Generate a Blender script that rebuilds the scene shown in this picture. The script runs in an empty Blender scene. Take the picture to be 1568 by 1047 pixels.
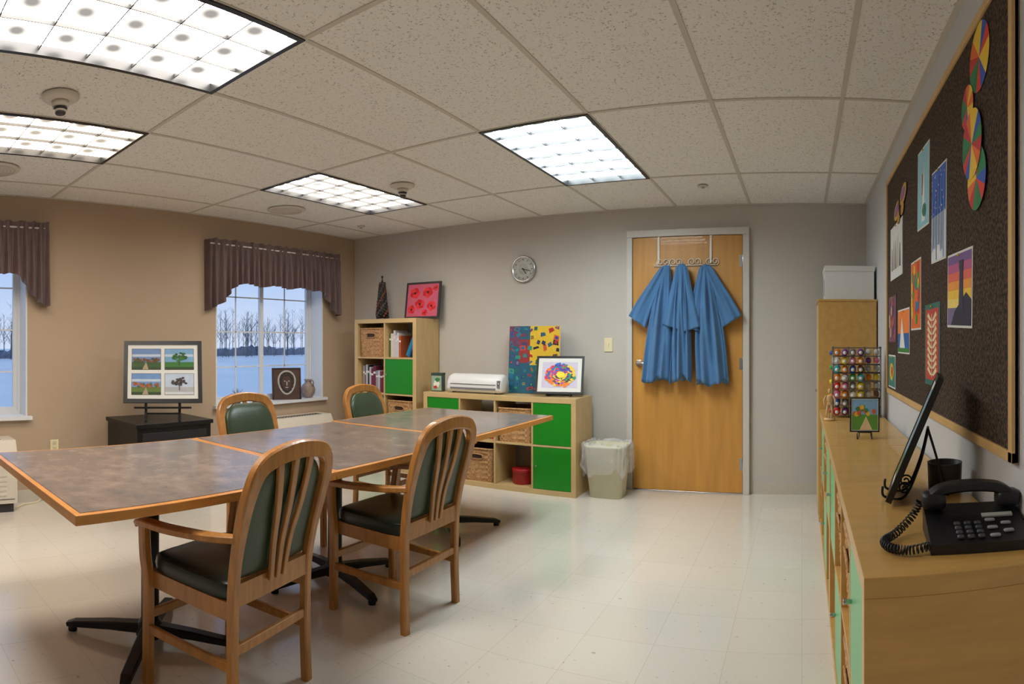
import bpy, math, random
from mathutils import Vector, Matrix
from math import sin, cos, pi, radians

random.seed(7)
SC = bpy.context.scene
CAMH = 1.26; CEIL = 2.406; XR = 0.535; XL = -4.57; YB = 5.0; YF = -2.2

# ------------------------------------------------------------------ materials
def lin(c):
    o = []
    for v in c:
        v = v / 255.0
        o.append(v / 12.92 if v <= .04045 else ((v + .055) / 1.055) ** 2.4)
    return (o[0], o[1], o[2], 1.0)

MC = {}
def mat(name, rgb, rough=.5, metal=0., var=0., scale=20., stretch=(1, 1, 1), bump=0., bscale=60., coat=0., spec=.5, rgb2=None, sheen=0.):
    if name in MC: return MC[name]
    m = bpy.data.materials.new(name); m.use_nodes = True
    nt = m.node_tree; N = nt.nodes; L = nt.links
    p = N['Principled BSDF']
    c = lin(rgb)
    p.inputs['Base Color'].default_value = c
    p.inputs['Roughness'].default_value = rough
    p.inputs['Metallic'].default_value = metal
    p.inputs['Specular IOR Level'].default_value = spec
    p.inputs['Coat Weight'].default_value = coat
    p.inputs['Sheen Weight'].default_value = sheen
    tc = N.new('ShaderNodeTexCoord'); mp = N.new('ShaderNodeMapping')
    mp.inputs['Scale'].default_value = stretch
    L.new(tc.outputs['Object'], mp.inputs['Vector'])
    if var or rgb2:
        n = N.new('ShaderNodeTexNoise'); n.inputs['Scale'].default_value = scale
        n.inputs['Detail'].default_value = 5
        L.new(mp.outputs[0], n.inputs['Vector'])
        r = N.new('ShaderNodeValToRGB')
        r.color_ramp.elements[0].position = .32; r.color_ramp.elements[1].position = .68
        if rgb2:
            a, b = c, lin(rgb2)
        else:
            a = tuple(x * (1 - var) for x in c[:3]) + (1,)
            b = tuple(min(1, x * (1 + var)) for x in c[:3]) + (1,)
        r.color_ramp.elements[0].color = a; r.color_ramp.elements[1].color = b
        L.new(n.outputs['Fac'], r.inputs['Fac'])
        L.new(r.outputs['Color'], p.inputs['Base Color'])
    if bump:
        n2 = N.new('ShaderNodeTexNoise'); n2.inputs['Scale'].default_value = bscale
        n2.inputs['Detail'].default_value = 3
        L.new(mp.outputs[0], n2.inputs['Vector'])
        b = N.new('ShaderNodeBump'); b.inputs['Strength'].default_value = bump; b.inputs['Distance'].default_value = .01
        L.new(n2.outputs['Fac'], b.inputs['Height']); L.new(b.outputs[0], p.inputs['Normal'])
    MC[name] = m
    return m

W_BACK = mat('paint_back', (196, 190, 182), .75, var=.02, scale=3, bump=.05, bscale=250)  # one wall paint; its copies carry each wall's light tint in the colour
W_LEFT = mat('paint_left_warm_lit', (184, 162, 138), .75, var=.02, scale=3, bump=.05, bscale=250)  # same paint, with the warm, dimmer light put into its colour
W_RIGHT = mat('paint_right_cool_lit', (206, 207, 208), .7, var=.02, scale=3, bump=.05, bscale=250)  # same paint, with the cooler light put into its colour
TRIMG = mat('trim_gray', (204, 199, 192), .4, var=.02)
BASEV = mat('baseboard_vinyl', (196, 189, 176), .5, var=.02)
WHITE = mat('white_satin', (226, 226, 224), .4, var=.01)
WINW = mat('window_vinyl', (225, 228, 232), .35, var=.01)
OAK = mat('oak_frame', (172, 116, 56), .35, var=.18, scale=9, stretch=(6, 6, .8), coat=.25)
OAKE = mat('oak_edge', (200, 134, 66), .35, var=.12, scale=10, stretch=(1, 1, 5), coat=.2)
BIRCH = mat('birch_veneer', (204, 174, 122), .42, var=.07, scale=5, stretch=(1, 6, 1.), coat=.1)
BIRCHS = mat('birch_cabinet', (200, 158, 88), .34, var=.08, scale=5, stretch=(5, .8, 5), coat=.25)
DOORW = mat('door_birch', (196, 140, 64), .42, var=.10, scale=4, stretch=(5, 5, .5), coat=.15)
GREENV = mat('green_vinyl', (50, 64, 44), .3, var=.08, scale=8, bump=.08, bscale=200)
GREENS = mat('green_vinyl_seat', (28, 38, 30), .28, var=.08, scale=8, bump=.08, bscale=200)
GREEND = mat('green_door', (24, 134, 28), .35, var=.03)
GREENL = mat('green_door_sheen', (104, 190, 128), .3, var=.03)  # same door green, grazing-angle sheen put into the colour
BLACK = mat('black_satin', (20, 20, 22), .35, var=.1)
BLACKM = mat('black_metal', (24, 25, 28), .4, metal=.3, var=.1)
STEEL = mat('steel', (190, 190, 190), .25, metal=1., var=.05)
DGREY = mat('dark_grey', (55, 52, 52), .5, var=.1)
WICK = mat('wicker', (156, 110, 68), .6, rgb2=(202, 158, 106), scale=60, bump=.2, bscale=150)
WICKSHADE = mat('wicker_hollow_shade', (60, 40, 24), .8, var=.1)  # shade of basket hollows and handle holes, put into the colour
BLUEC = mat('blue_cotton', (72, 118, 164), .85, var=.08, scale=6, bump=.15, bscale=120, sheen=.2)
VALM = mat('valance_fabric', (96, 74, 74), .5, var=.16, scale=12, stretch=(1, 4, .6), sheen=.3)
PAPERW = mat('paper_white', (226, 226, 222), .7, var=.01)
REDM = mat('red_plastic', (160, 18, 30), .4, var=.05)

def C(r, g, b, rough=.6):
    return mat('paint_%d_%d_%d' % (r, g, b), (r, g, b), rough, var=.05, scale=30)

def floor_mat():
    m = bpy.data.materials.new('vinyl_tile_floor'); m.use_nodes = True
    nt = m.node_tree; N = nt.nodes; L = nt.links; p = N['Principled BSDF']
    tc = N.new('ShaderNodeTexCoord')
    br = N.new('ShaderNodeTexBrick')
    br.offset = 0; br.squash = 1
    br.inputs['Scale'].default_value = 1.0
    br.inputs['Brick Width'].default_value = .305; br.inputs['Row Height'].default_value = .305
    br.inputs['Mortar Size'].default_value = .0012; br.inputs['Mortar Smooth'].default_value = .3
    br.inputs['Color1'].default_value = lin((216, 209, 197)); br.inputs['Color2'].default_value = lin((220, 213, 202))
    br.inputs['Mortar'].default_value = lin((194, 185, 170))
    L.new(tc.outputs['Object'], br.inputs['Vector'])
    n = N.new('ShaderNodeTexNoise'); n.inputs['Scale'].default_value = 38; n.inputs['Detail'].default_value = 6
    L.new(tc.outputs['Object'], n.inputs['Vector'])
    r = N.new('ShaderNodeValToRGB')
    r.color_ramp.elements[0].position = .27; r.color_ramp.elements[0].color = (.5, .46, .42, 1)
    r.color_ramp.elements[1].position = .34; r.color_ramp.elements[1].color = (1, 1, 1, 1)
    L.new(n.outputs['Fac'], r.inputs['Fac'])
    mx = N.new('ShaderNodeMixRGB'); mx.blend_type = 'MULTIPLY'; mx.inputs['Fac'].default_value = .7
    L.new(br.outputs['Color'], mx.inputs['Color1']); L.new(r.outputs['Color'], mx.inputs['Color2'])
    L.new(mx.outputs[0], p.inputs['Base Color'])
    p.inputs['Roughness'].default_value = .17
    p.inputs['Specular IOR Level'].default_value = .6
    p.inputs['Coat Weight'].default_value = .4; p.inputs['Coat Roughness'].default_value = .07
    n2 = N.new('ShaderNodeTexNoise'); n2.inputs['Scale'].default_value = 4
    L.new(tc.outputs['Object'], n2.inputs['Vector'])
    b = N.new('ShaderNodeBump'); b.inputs['Strength'].default_value = .08; b.inputs['Distance'].default_value = .02
    L.new(n2.outputs['Fac'], b.inputs['Height']); L.new(b.outputs[0], p.inputs['Normal'])
    return m

def ceil_mat():
    m = bpy.data.materials.new('acoustic_tile'); m.use_nodes = True
    nt = m.node_tree; N = nt.nodes; L = nt.links; p = N['Principled BSDF']
    tc = N.new('ShaderNodeTexCoord')
    n = N.new('ShaderNodeTexNoise'); n.inputs['Scale'].default_value = 95; n.inputs['Detail'].default_value = 4
    n.inputs['Roughness'].default_value = .65
    L.new(tc.outputs['Object'], n.inputs['Vector'])
    r = N.new('ShaderNodeValToRGB')
    r.color_ramp.elements[0].position = .35; r.color_ramp.elements[0].color = lin((176, 166, 154))
    r.color_ramp.elements[1].position = .42; r.color_ramp.elements[1].color = lin((240, 237, 231))
    L.new(n.outputs['Fac'], r.inputs['Fac']); L.new(r.outputs[0], p.inputs['Base Color'])
    p.inputs['Roughness'].default_value = .9
    b = N.new('ShaderNodeBump'); b.inputs['Strength'].default_value = .3; b.inputs['Distance'].default_value = .003
    L.new(n.outputs['Fac'], b.inputs['Height']); L.new(b.outputs[0], p.inputs['Normal'])
    return m

def cork_mat():
    m = bpy.data.materials.new('dark_cork'); m.use_nodes = True
    nt = m.node_tree; N = nt.nodes; L = nt.links; p = N['Principled BSDF']
    tc = N.new('ShaderNodeTexCoord')
    n = N.new('ShaderNodeTexVoronoi'); n.inputs['Scale'].default_value = 150
    L.new(tc.outputs['Object'], n.inputs['Vector'])
    n2 = N.new('ShaderNodeTexNoise'); n2.inputs['Scale'].default_value = 90; n2.inputs['Detail'].default_value = 4
    L.new(tc.outputs['Object'], n2.inputs['Vector'])
    r = N.new('ShaderNodeValToRGB')
    r.color_ramp.elements[0].position = .40; r.color_ramp.elements[0].color = lin((32, 24, 19))
    r.color_ramp.elements[1].position = .75; r.color_ramp.elements[1].color = lin((110, 86, 66))
    L.new(n2.outputs['Fac'], r.inputs['Fac']); L.new(r.outputs[0], p.inputs['Base Color'])
    p.inputs['Roughness'].default_value = .95
    b = N.new('ShaderNodeBump'); b.inputs['Strength'].default_value = .5; b.inputs['Distance'].default_value = .004
    L.new(n.outputs['Distance'], b.inputs['Height']); L.new(b.outputs[0], p.inputs['Normal'])
    return m

def table_mat():
    m = bpy.data.materials.new('table_laminate'); m.use_nodes = True
    nt = m.node_tree; N = nt.nodes; L = nt.links; p = N['Principled BSDF']
    tc = N.new('ShaderNodeTexCoord')
    n = N.new('ShaderNodeTexNoise'); n.inputs['Scale'].default_value = 9; n.inputs['Detail'].default_value = 9
    n.inputs['Roughness'].default_value = .68
    L.new(tc.outputs['Object'], n.inputs['Vector'])
    r = N.new('ShaderNodeValToRGB'); e = r.color_ramp.elements
    e[0].position = .32; e[0].color = lin((98, 92, 90))
    e[1].position = .68; e[1].color = lin((138, 122, 112))
    x = e.new(.5); x.color = lin((118, 104, 97))
    L.new(n.outputs['Fac'], r.inputs['Fac']); L.new(r.outputs[0], p.inputs['Base Color'])
    p.inputs['Roughness'].default_value = .22
    p.inputs['Specular IOR Level'].default_value = .6
    return m

def lens_mat(name, tint, hi, lo, fmax=.6):
    m = bpy.data.materials.new(name); m.use_nodes = True
    nt = m.node_tree; N = nt.nodes; L = nt.links
    for x in list(N): N.remove(x)
    out = N.new('ShaderNodeOutputMaterial'); em = N.new('ShaderNodeEmission')
    tc = N.new('ShaderNodeTexCoord'); sx = N.new('ShaderNodeSeparateXYZ')
    L.new(tc.outputs['Object'], sx.inputs[0])
    def mth(op, a, b=None):
        n = N.new('ShaderNodeMath'); n.operation = op
        for i, v in enumerate((a, b)):
            if v is None: continue
            if isinstance(v, (int, float)): n.inputs[i].default_value = v
            else: L.new(v, n.inputs[i])
        return n.outputs[0]
    a = mth('ABSOLUTE', mth('SINE', mth('MULTIPLY', sx.outputs[0], pi / .2)))
    b = mth('ABSOLUTE', mth('SINE', mth('MULTIPLY', sx.outputs[1], pi / .2)))
    pr = mth('POWER', mth('MULTIPLY', a, b), 3.0)
    rp = N.new('ShaderNodeValToRGB'); rp.color_ramp.interpolation = 'EASE'
    e = rp.color_ramp.elements
    e[0].position = .38; e[0].color = (1, 1, 1, 1)
    e[1].position = .92; e[1].color = (lo / hi, lo / hi, lo / hi, 1)
    q = e.new(.62); v = min(1., max(1.05, lo) / hi); q.color = (v, v, v, 1)
    L.new(pr, rp.inputs[0])
    st = mth('MULTIPLY', rp.outputs[0], hi)
    em.inputs['Color'].default_value = tint
    L.new(st, em.inputs['Strength']); L.new(em.outputs[0], out.inputs[0])
    return m

def mixmat(name, col, rough, fac, glossy=False):
    m = bpy.data.materials.new(name); m.use_nodes = True
    nt = m.node_tree; N = nt.nodes; L = nt.links
    for x in list(N): N.remove(x)
    out = N.new('ShaderNodeOutputMaterial'); t = N.new('ShaderNodeBsdfTransparent')
    if glossy:
        g = N.new('ShaderNodeBsdfGlossy'); g.inputs['Roughness'].default_value = rough
    else:
        g = N.new('ShaderNodeBsdfPrincipled'); g.inputs['Base Color'].default_value = col; g.inputs['Roughness'].default_value = rough
    mx = N.new('ShaderNodeMixShader'); mx.inputs[0].default_value = fac
    L.new(t.outputs[0], mx.inputs[1]); L.new(g.outputs[0], mx.inputs[2]); L.new(mx.outputs[0], out.inputs[0])
    return m
FLOORM = floor_mat(); CEILM = ceil_mat(); CORK = cork_mat(); TABM = table_mat()
GLASS = mixmat('window_glass', None, .02, .06, True); BAG = mixmat('clear_bag', (.85, .85, .85, 1), .15, .28)

# ------------------------------------------------------------------ builder
def cr(pts, n=8):
    P = [Vector(p) for p in pts]; out = []
    for i in range(len(P) - 1):
        p0 = P[max(i - 1, 0)]; p1 = P[i]; p2 = P[i + 1]; p3 = P[min(i + 2, len(P) - 1)]
        for k in range(n):
            t = k / n
            out.append(.5 * ((2 * p1) + (p2 - p0) * t + (2 * p0 - 5 * p1 + 4 * p2 - p3) * t * t + (3 * p1 - p0 - 3 * p2 + p3) * t ** 3))
    out.append(P[-1]); return out
def spw(v, e): return (abs(v) ** e) * (1 if v >= 0 else -1)

class B:
    def __init__(s): s.v = []; s.f = []; s.mi = []; s.sm = []; s.mats = []
    def add(s, vs, fs, m, smooth=False, M=None):
        if m not in s.mats: s.mats.append(m)
        k = s.mats.index(m); o = len(s.v)
        for v in vs:
            v = Vector(v)
            if M is not None: v = M @ v
            s.v.append(v)
        for f in fs:
            s.f.append([i + o for i in f]); s.mi.append(k); s.sm.append(smooth)
    def box(s, x0, x1, y0, y1, z0, z1, m, M=None):
        v = [(x0, y0, z0), (x1, y0, z0), (x1, y1, z0), (x0, y1, z0), (x0, y0, z1), (x1, y0, z1), (x1, y1, z1), (x0, y1, z1)]
        f = [(0, 3, 2, 1), (4, 5, 6, 7), (0, 1, 5, 4), (1, 2, 6, 5), (2, 3, 7, 6), (3, 0, 4, 7)]
        s.add(v, f, m, False, M)
    def loft(s, rings, m, smooth=True, cap=True, closed=True, M=None):
        n = len(rings[0]); v = [p for r in rings for p in r]; f = []
        for i in range(len(rings) - 1):
            for j in range(n if closed else n - 1):
                a = i * n + j; b = i * n + (j + 1) % n
                f.append((a, b, b + n, a + n))
        if cap and closed:
            f.append(tuple(range(n))[::-1]); f.append(tuple(range((len(rings) - 1) * n, len(rings) * n)))
        s.add(v, f, m, smooth, M)
    def cyl(s, p0, p1, r0, r1, m, n=24, smooth=True, M=None):
        p0 = Vector(p0); p1 = Vector(p1); s.tube([p0, p1], [r0, r1], m, n, M=M)
    def tube(s, pts, r, m, n=8, M=None, closed=False):
        P = [Vector(p) for p in pts]; R = r if isinstance(r, (list, tuple)) else [r] * len(P)
        T = []
        for i in range(len(P)):
            a = P[max(i - 1, 0)]; b = P[min(i + 1, len(P) - 1)]
            if closed: a = P[i - 1]; b = P[(i + 1) % len(P)]
            t = (b - a); T.append(t.normalized() if t.length > 1e-9 else Vector((0, 0, 1)))
        ref = Vector((0, 0, 1)) if abs(T[0].z) < .9 else Vector((1, 0, 0))
        S = (ref - T[0] * ref.dot(T[0])).normalized(); rings = []
        for i in range(len(P)):
            S = (S - T[i] * S.dot(T[i]))
            S = S.normalized() if S.length > 1e-6 else T[i].orthogonal().normalized()
            N_ = T[i].cross(S)
            rings.append([P[i] + (S * cos(2 * pi * k / n) + N_ * sin(2 * pi * k / n)) * R[i] for k in range(n)])
        if closed: rings.append(rings[0])
        s.loft(rings, m, True, not closed, True, M)
    def sweep(s, pts, w, t, m, ref=(1, 0, 0), M=None, smooth=False):
        P = [Vector(p) for p in pts]; n = len(P)
        Wd = w if isinstance(w, (list, tuple)) else [w] * n
        Td = t if isinstance(t, (list, tuple)) else [t] * n
        ref = Vector(ref); rings = []
        for i in range(n):
            T = (P[min(i + 1, n - 1)] - P[max(i - 1, 0)]).normalized()
            S = (ref - T * ref.dot(T)).normalized(); Nn = T.cross(S)
            a = Wd[i] / 2; b = Td[i] / 2; c = min(a, b) * .35
            rings.append([P[i] + S * x + Nn * y for x, y in ((-a + c, -b), (a - c, -b), (a, -b + c), (a, b - c), (a - c, b), (-a + c, b), (-a, b - c), (-a, -b + c))])
        s.loft(rings, m, smooth, True, True, M)
    def lathe(s, prof, c, m, n=32, M=None, smooth=True):
        c = Vector(c)
        s.loft([[c + Vector((r * cos(2 * pi * k / n), r * sin(2 * pi * k / n), z)) for k in range(n)] for r, z in prof], m, smooth, True, True, M)
    def rbox(s, c, sz, m, e=.25, ez=.3, n=40, M=None, nz=10):
        c = Vector(c); rings = []
        for i in range(nz + 1):
            a = -pi / 2 + pi * i / nz
            z = spw(sin(a), ez) * sz[2] / 2; k = max(abs(cos(a)) ** ez, .02)
            rings.append([c + Vector((spw(cos(2 * pi * j / n), e) * sz[0] / 2 * k, spw(sin(2 * pi * j / n), e) * sz[1] / 2 * k, z)) for j in range(n)])
        s.loft(rings, m, True, True, True, M)
    def prism(s, pts, vec, m, M=None):
        n = len(pts); vec = Vector(vec); v = [Vector(p) for p in pts]; v += [p + vec for p in v]
        f = [tuple(range(n)), tuple(range(n, 2 * n))[::-1]]
        f += [(i, i + n, (i + 1) % n + n, (i + 1) % n) for i in range(n)]
        s.add(v, f, m, False, M)
    def poly(s, pts, m, M=None): s.add(pts, [tuple(range(len(pts)))], m, False, M)
    def done(s, name, loc=(0, 0, 0), rot=(0, 0, 0), bevel=0., fix=True):
        me = bpy.data.meshes.new(name); me.from_pydata([tuple(v) for v in s.v], [], s.f)
        for m in s.mats: me.materials.append(m)
        for i, p in enumerate(me.polygons): p.material_index = s.mi[i]; p.use_smooth = s.sm[i]
        if fix:
            import bmesh
            bm = bmesh.new(); bm.from_mesh(me); bmesh.ops.recalc_face_normals(bm, faces=bm.faces); bm.to_mesh(me); bm.free()
        me.update()
        o = bpy.data.objects.new(name, me); SC.collection.objects.link(o)
        o.location = loc; o.rotation_euler = rot
        if bevel:
            q = o.modifiers.new('bev', 'BEVEL'); q.width = bevel; q.segments = 2; q.limit_method = 'ANGLE'; q.angle_limit = radians(50)
        return o
def dup(o, name, loc, rot):
    n = bpy.data.objects.new(name, o.data); SC.collection.objects.link(n); n.location = loc; n.rotation_euler = rot
    for md in o.modifiers:
        q = n.modifiers.new(md.name, md.type)
        if md.type == 'BEVEL': q.width = md.width; q.segments = 2; q.limit_method = 'ANGLE'; q.angle_limit = md.angle_limit
    return n
def simple(name, x0, x1, y0, y1, z0, z1, m, bevel=0.):
    b = B(); b.box(x0, x1, y0, y1, z0, z1, m); return b.done(name, bevel=bevel)

# ------------------------------------------------------------------ room shell
simple('floor', XL - .3, XR + .15, YF - .1, YB + .15, -.1, 0, FLOORM)
simple('wall_back', XL - .25, XR + .15, YB, YB + .12, 0, CEIL + .12, W_BACK)
simple('wall_front', XL - .25, XR + .15, YF - .12, YF, 0, CEIL + .12, W_BACK)
simple('wall_right', XR, XR + .12, YF, YB, 0, CEIL + .12, W_RIGHT)
WINS = [(-.014, 1.356), (3.13, 4.50)]; WZ0 = .66; WZ1 = 2.05; WX = XL - .25
b = B()
b.box(WX, XL, YF, YB, 0, WZ0, W_LEFT); b.box(WX, XL, YF, YB, WZ1, CEIL + .12, W_LEFT)
for a, c in ((YF, WINS[0][0]), (WINS[0][1], WINS[1][0]), (WINS[1][1], YB)): b.box(WX, XL, a, c, WZ0, WZ1, W_LEFT)
b.done('wall_left')

XLN = [.19 - .622 * k for k in range(8)]
YLN = [4.08, 2.835, 1.55, .31, -.93]
FIX = [('A', XLN[3], XLN[2], 2.835, 4.08), ('B', XLN[4], XLN[3], .31, 1.55), ('C', XLN[6], XLN[5], .31, 1.55), ('D', XLN[6], XLN[5], 2.835, 4.08)]
xs = [XL - .25] + sorted(XLN) + [XR + .15]; ys = [YF - .12] + sorted(YLN) + [YB + .12]
b = B()
for i in range(len(xs) - 1):
    for j in range(len(ys) - 1):
        hole = any(abs(xs[i] - f[1]) < .01 and abs(ys[j] - f[3]) < .01 for f in FIX)
        if not hole: b.box(xs[i], xs[i + 1], ys[j], ys[j + 1], CEIL, CEIL + .02, CEILM)
b.box(XL - .25, XR + .15, YF - .12, YB + .12, CEIL + .13, CEIL + .16, WHITE)
b.done('ceiling')
TB = mat('t_bar', (206, 198, 186), .5, var=.02)
b = B()
for x in XLN: b.box(x - .011, x + .011, YF, YB, CEIL - .004, CEIL + .004, TB)
for y in YLN: b.box(XL, XR, y - .011, y + .011, CEIL - .0045, CEIL + .003, TB)
b.box(XL, XR, YB - .02, YB, CEIL - .006, CEIL, TB); b.box(XR - .02, XR, YF, YB, CEIL - .006, CEIL, TB); b.box(XL, XL + .02, YF, YB, CEIL - .006, CEIL, TB)
b.done('trim_ceiling_grid')

LM = {'A': lens_mat('lens_cool', (.86, .97, 1, 1), 25, 1.2), 'B': lens_mat('lens_b', (1, .94, .86, 1), 22, .42),
      'C': lens_mat('lens_c', (1, .86, .70, 1), 15, .6), 'D': lens_mat('lens_d', (1, .92, .82, 1), 17, .9)}
BLADE = mat('louver_blade', (52, 52, 52), .5, var=.03)
for k, (nm, x0, x1, y0, y1) in enumerate(FIX):
    b = B(); w = x1 - x0; d = y1 - y0; t = .018
    for q in ((-.004, w + .004, -.004, t), (-.004, w + .004, d - t, d + .004), (-.004, t, t, d - t), (w - t, w + .004, t, d - t)): b.box(q[0], q[1], q[2], q[3], -.009, .09, BLACK)
    b.box(0, w, 0, d, .085, .09, WHITE)
    b.poly([(t, t, .03), (w - t, t, .03), (w - t, d - t, .03), (t, d - t, .03)], LM[nm])
    for i in range(1, 3): b.box(w * i / 3 - .0022, w * i / 3 + .0022, t, d - t, .012, .028, BLADE)
    for i in range(1, 6): b.box(t, w - t, d * i / 6 - .0022, d * i / 6 + .0022, .012, .028, BLADE)
    b.done('ceiling_light' if k == 0 else 'ceiling_light.%03d' % k, (x0, y0, CEIL), fix=False)

# baseboards
simple('baseboard_back', -.40, XR, YB - .012, YB, 0, .095, BASEV)
b = B(); b.box(XL, -1.49, YB - .012, YB, 0, .095, BASEV); b.done('baseboard_back_left')
simple('baseboard_left', XL, XL + .012, YF, YB - .012, 0, .095, BASEV)
simple('baseboard_right', XR - .012, XR, YF, YB - .012, 0, .095, BASEV)

# windows
for k, (y0, y1) in enumerate(WINS):
    b = B(); xg = XL - .19
    b.box(WX, XL - .001, y1 - .012, y1, WZ0, WZ1, WINW); b.box(WX, XL - .001, y0, y0 + .012, WZ0, WZ1, WINW); b.box(WX, XL - .001, y0, y1, WZ1 - .012, WZ1, WINW)
    b.box(WX, XL + .045, y0 - .03, y1 + .03, WZ0 - .01, WZ0 + .018, WINW)
    a0 = y0 + .012; a1 = y1 - .012
    zz0 = WZ0 + .018; zz1 = WZ1 - .012
    def fr(ya, yb, za, zb, w, xa, xb):
        b.box(xa, xb, ya, ya + w, za, zb, WINW); b.box(xa, xb, yb - w, yb, za, zb, WINW)
        b.box(xa, xb, ya + w, yb - w, za, za + w, WINW); b.box(xa, xb, ya + w, yb - w, zb - w, zb, WINW)
    fr(a0, a1, zz0, zz1, .022, xg - .03, xg + .02)
    mid = (a0 + a1) / 2
    fr(a0 + .022, mid + .02, zz0 + .022, zz1 - .022, .032, xg - .02, xg + .01)
    fr(mid - .02, a1 - .022, zz0 + .022, zz1 - .022, .032, xg - .025, xg + .005)
    for (p, q) in ((a0 + .054, mid - .012), (mid + .012, a1 - .054)):
        b.box(xg - .012, xg - .004, (p + q) / 2 - .006, (p + q) / 2 + .006, zz0 + .05, zz1 - .05, WINW)
        for i in (1, 2, 3):
            z = zz0 + (zz1 - zz0) * i / 4
            b.box(xg - .012, xg - .004, p, q, z - .006, z + .006, WINW)
    b.poly([(xg - .008, a0, zz0), (xg - .008, a1, zz0), (xg - .008, a1, zz1), (xg - .008, a0, zz1)], GLASS)
    b.done('window_%d' % (k + 1), fix=False)

# valances
def valance(name, y0, y1):
    b = B(); n = 260; nz = 18; rows = []
    for j in range(nz + 1):
        t = j / nz; row = []
        for i in range(n + 1):
            s = i / n; y = y0 + (y1 - y0) * s
            e = min(s, 1 - s); k = max(0, min(1, (e - .06) / .13)); k = k * k * (3 - 2 * k)
            zb = 1.545 + .05 * min(1, e / .08) + .195 * k + .012 * sin(s * 31)
            zt = 2.19 + .006 * sin(y * 60)
            z = zt + (zb - zt) * t
            ph = 2 * pi * y / .068 + .9 * sin(y * 9) + .5 * sin(y * 23)
            rod = math.exp(-((z - 2.145) / .02) ** 2)
            amp = (.010 + .018 * t) * (1 - .6 * rod)
            x = XL + .095 + amp * sin(ph) + .006 * sin(ph * .37 + 1) + .012 * (1 - rod) * (.4 if t < .2 else .2)
            yy = y + .006 * sin(ph * .5) * t
            if i == 0 or i == n: x = XL + .004
            elif i == 1 or i == n - 1: x = XL + .06
            row.append(Vector((x, yy, z)))
        rows.append(row)
    b.loft(rows, VALM, True, False, False)
    b.cyl((XL + .09, y0 + .01, 2.145), (XL + .09, y1 - .01, 2.145), .007, .007, WHITE, 10)
    return b.done(name, fix=False)
valance('window_valance', 3.0, 4.68); valance('window_valance.001', -.16, 1.515)

def ptac(name, y0, y1):
    b = B(); m = mat('ptac_cream', (214, 205, 190), .45, var=.02)
    X0 = XL + .015; x1 = XL + .27
    b.prism([(X0, y0, .07), (x1, y0, .07), (x1, y0, .43), (x1 - .05, y0, .53), (X0, y0, .53)], (0, y1 - y0, 0), m)
    b.box(X0, x1 - .03, y0 + .02, y1 - .02, 0, .07, DGREY)
    for i in range(5):
        z = .13 + i * .035
        b.box(x1, x1 + .004, y0 + .08, y1 - .08, z, z + .018, m)
    b.box(x1, x1 + .003, y0 + .02, y1 - .02, .10, .105, DGREY)
    for i in range(26):
        yy = y0 + .08 + i * (y1 - y0 - .16) / 26
        b.box(XL + .10, XL + .19, yy, yy + .008, .53, .534, DGREY)
    b.done(name, bevel=.004)
ptac('heater_unit', .1, 1.2); ptac('heater_unit.001', 3.3, 4.4)

# door
b = B()
dx0, dx1, dz = -1.432, -.488, 2.15
b.box(dx0 + .004, dx1 - .004, YB - .03, YB - .002, .012, dz - .004, DOORW)
for z in (.25, 1.08, 1.93):
    b.cyl((dx1 + .002, YB - .034, z - .05), (dx1 + .002, YB - .034, z + .05), .009, .009, STEEL, 12)
    b.box(dx1 - .03, dx1, YB - .0315, YB - .029, z - .05, z + .05, STEEL)
b.cyl((dx0 + .06, YB - .03, 1.08), (dx0 + .06, YB - .038, 1.08), .03, .03, STEEL, 24)
b.cyl((dx0 + .06, YB - .038, 1.08), (dx0 + .06, YB - .075, 1.08), .011, .011, STEEL, 12)
b.tube(cr([(dx0 + .06, YB - .075, 1.08), (dx0 + .10, YB - .08, 1.08), (dx0 + .17, YB - .07, 1.075)], 6), .010, STEEL, 10)
b.done('door_1', bevel=.002)
b = B()
b.box(dx0 - .05, dx0, YB - .045, YB, 0, dz + .0, TRIMG); b.box(dx1, dx1 + .055, YB - .045, YB, 0, dz, TRIMG)
b.box(dx0 - .05, dx1 + .055, YB - .045, YB, dz, dz + .06, TRIMG)
b.box(dx0, dx1, YB - .02, YB, .0, .008, STEEL)
b.done('trim_door', bevel=.004)

# over-door rack
b = B(); RW = mat('rack_cream', (226, 220, 206), .35, var=.02)
yr = YB - .06
for x in (-1.20, -.755):
    b.sweep([(x, YB - .01, dz - .003), (x, YB - .036, dz - .003), (x, YB - .040, dz - .03), (x, YB - .040, 1.92)], .018, .003, RW, ref=(1, 0, 0))
b.tube([(-1.24, yr + .018, 1.90), (-.70, yr + .018, 1.90)], .005, RW, 8)
def spiral(cx, cz, r0, turns, sgn, a0):
    return [(cx + sgn * r0 * (1 - .75 * i / 30) * cos(a0 + turns * 2 * pi * i / 30), yr + .018, cz + r0 * (1 - .75 * i / 30) * sin(a0 + turns * 2 * pi * i / 30)) for i in range(31)]
for cx in (-1.16, -1.05, -.89, -.74):
    for sg in (1, -1): b.tube(spiral(cx + sg * .025, 1.93, .032, 1.4, sg, -pi / 2), .0038, RW, 6)
for x in (-1.12, -.97, -.81):
    b.tube(cr([(x, yr + .018, 1.90), (x, yr + .01, 1.86), (x, yr - .02, 1.85), (x, yr - .03, 1.88)], 5), .004, RW, 6)
b.done('over_door_coat_rack')

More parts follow.
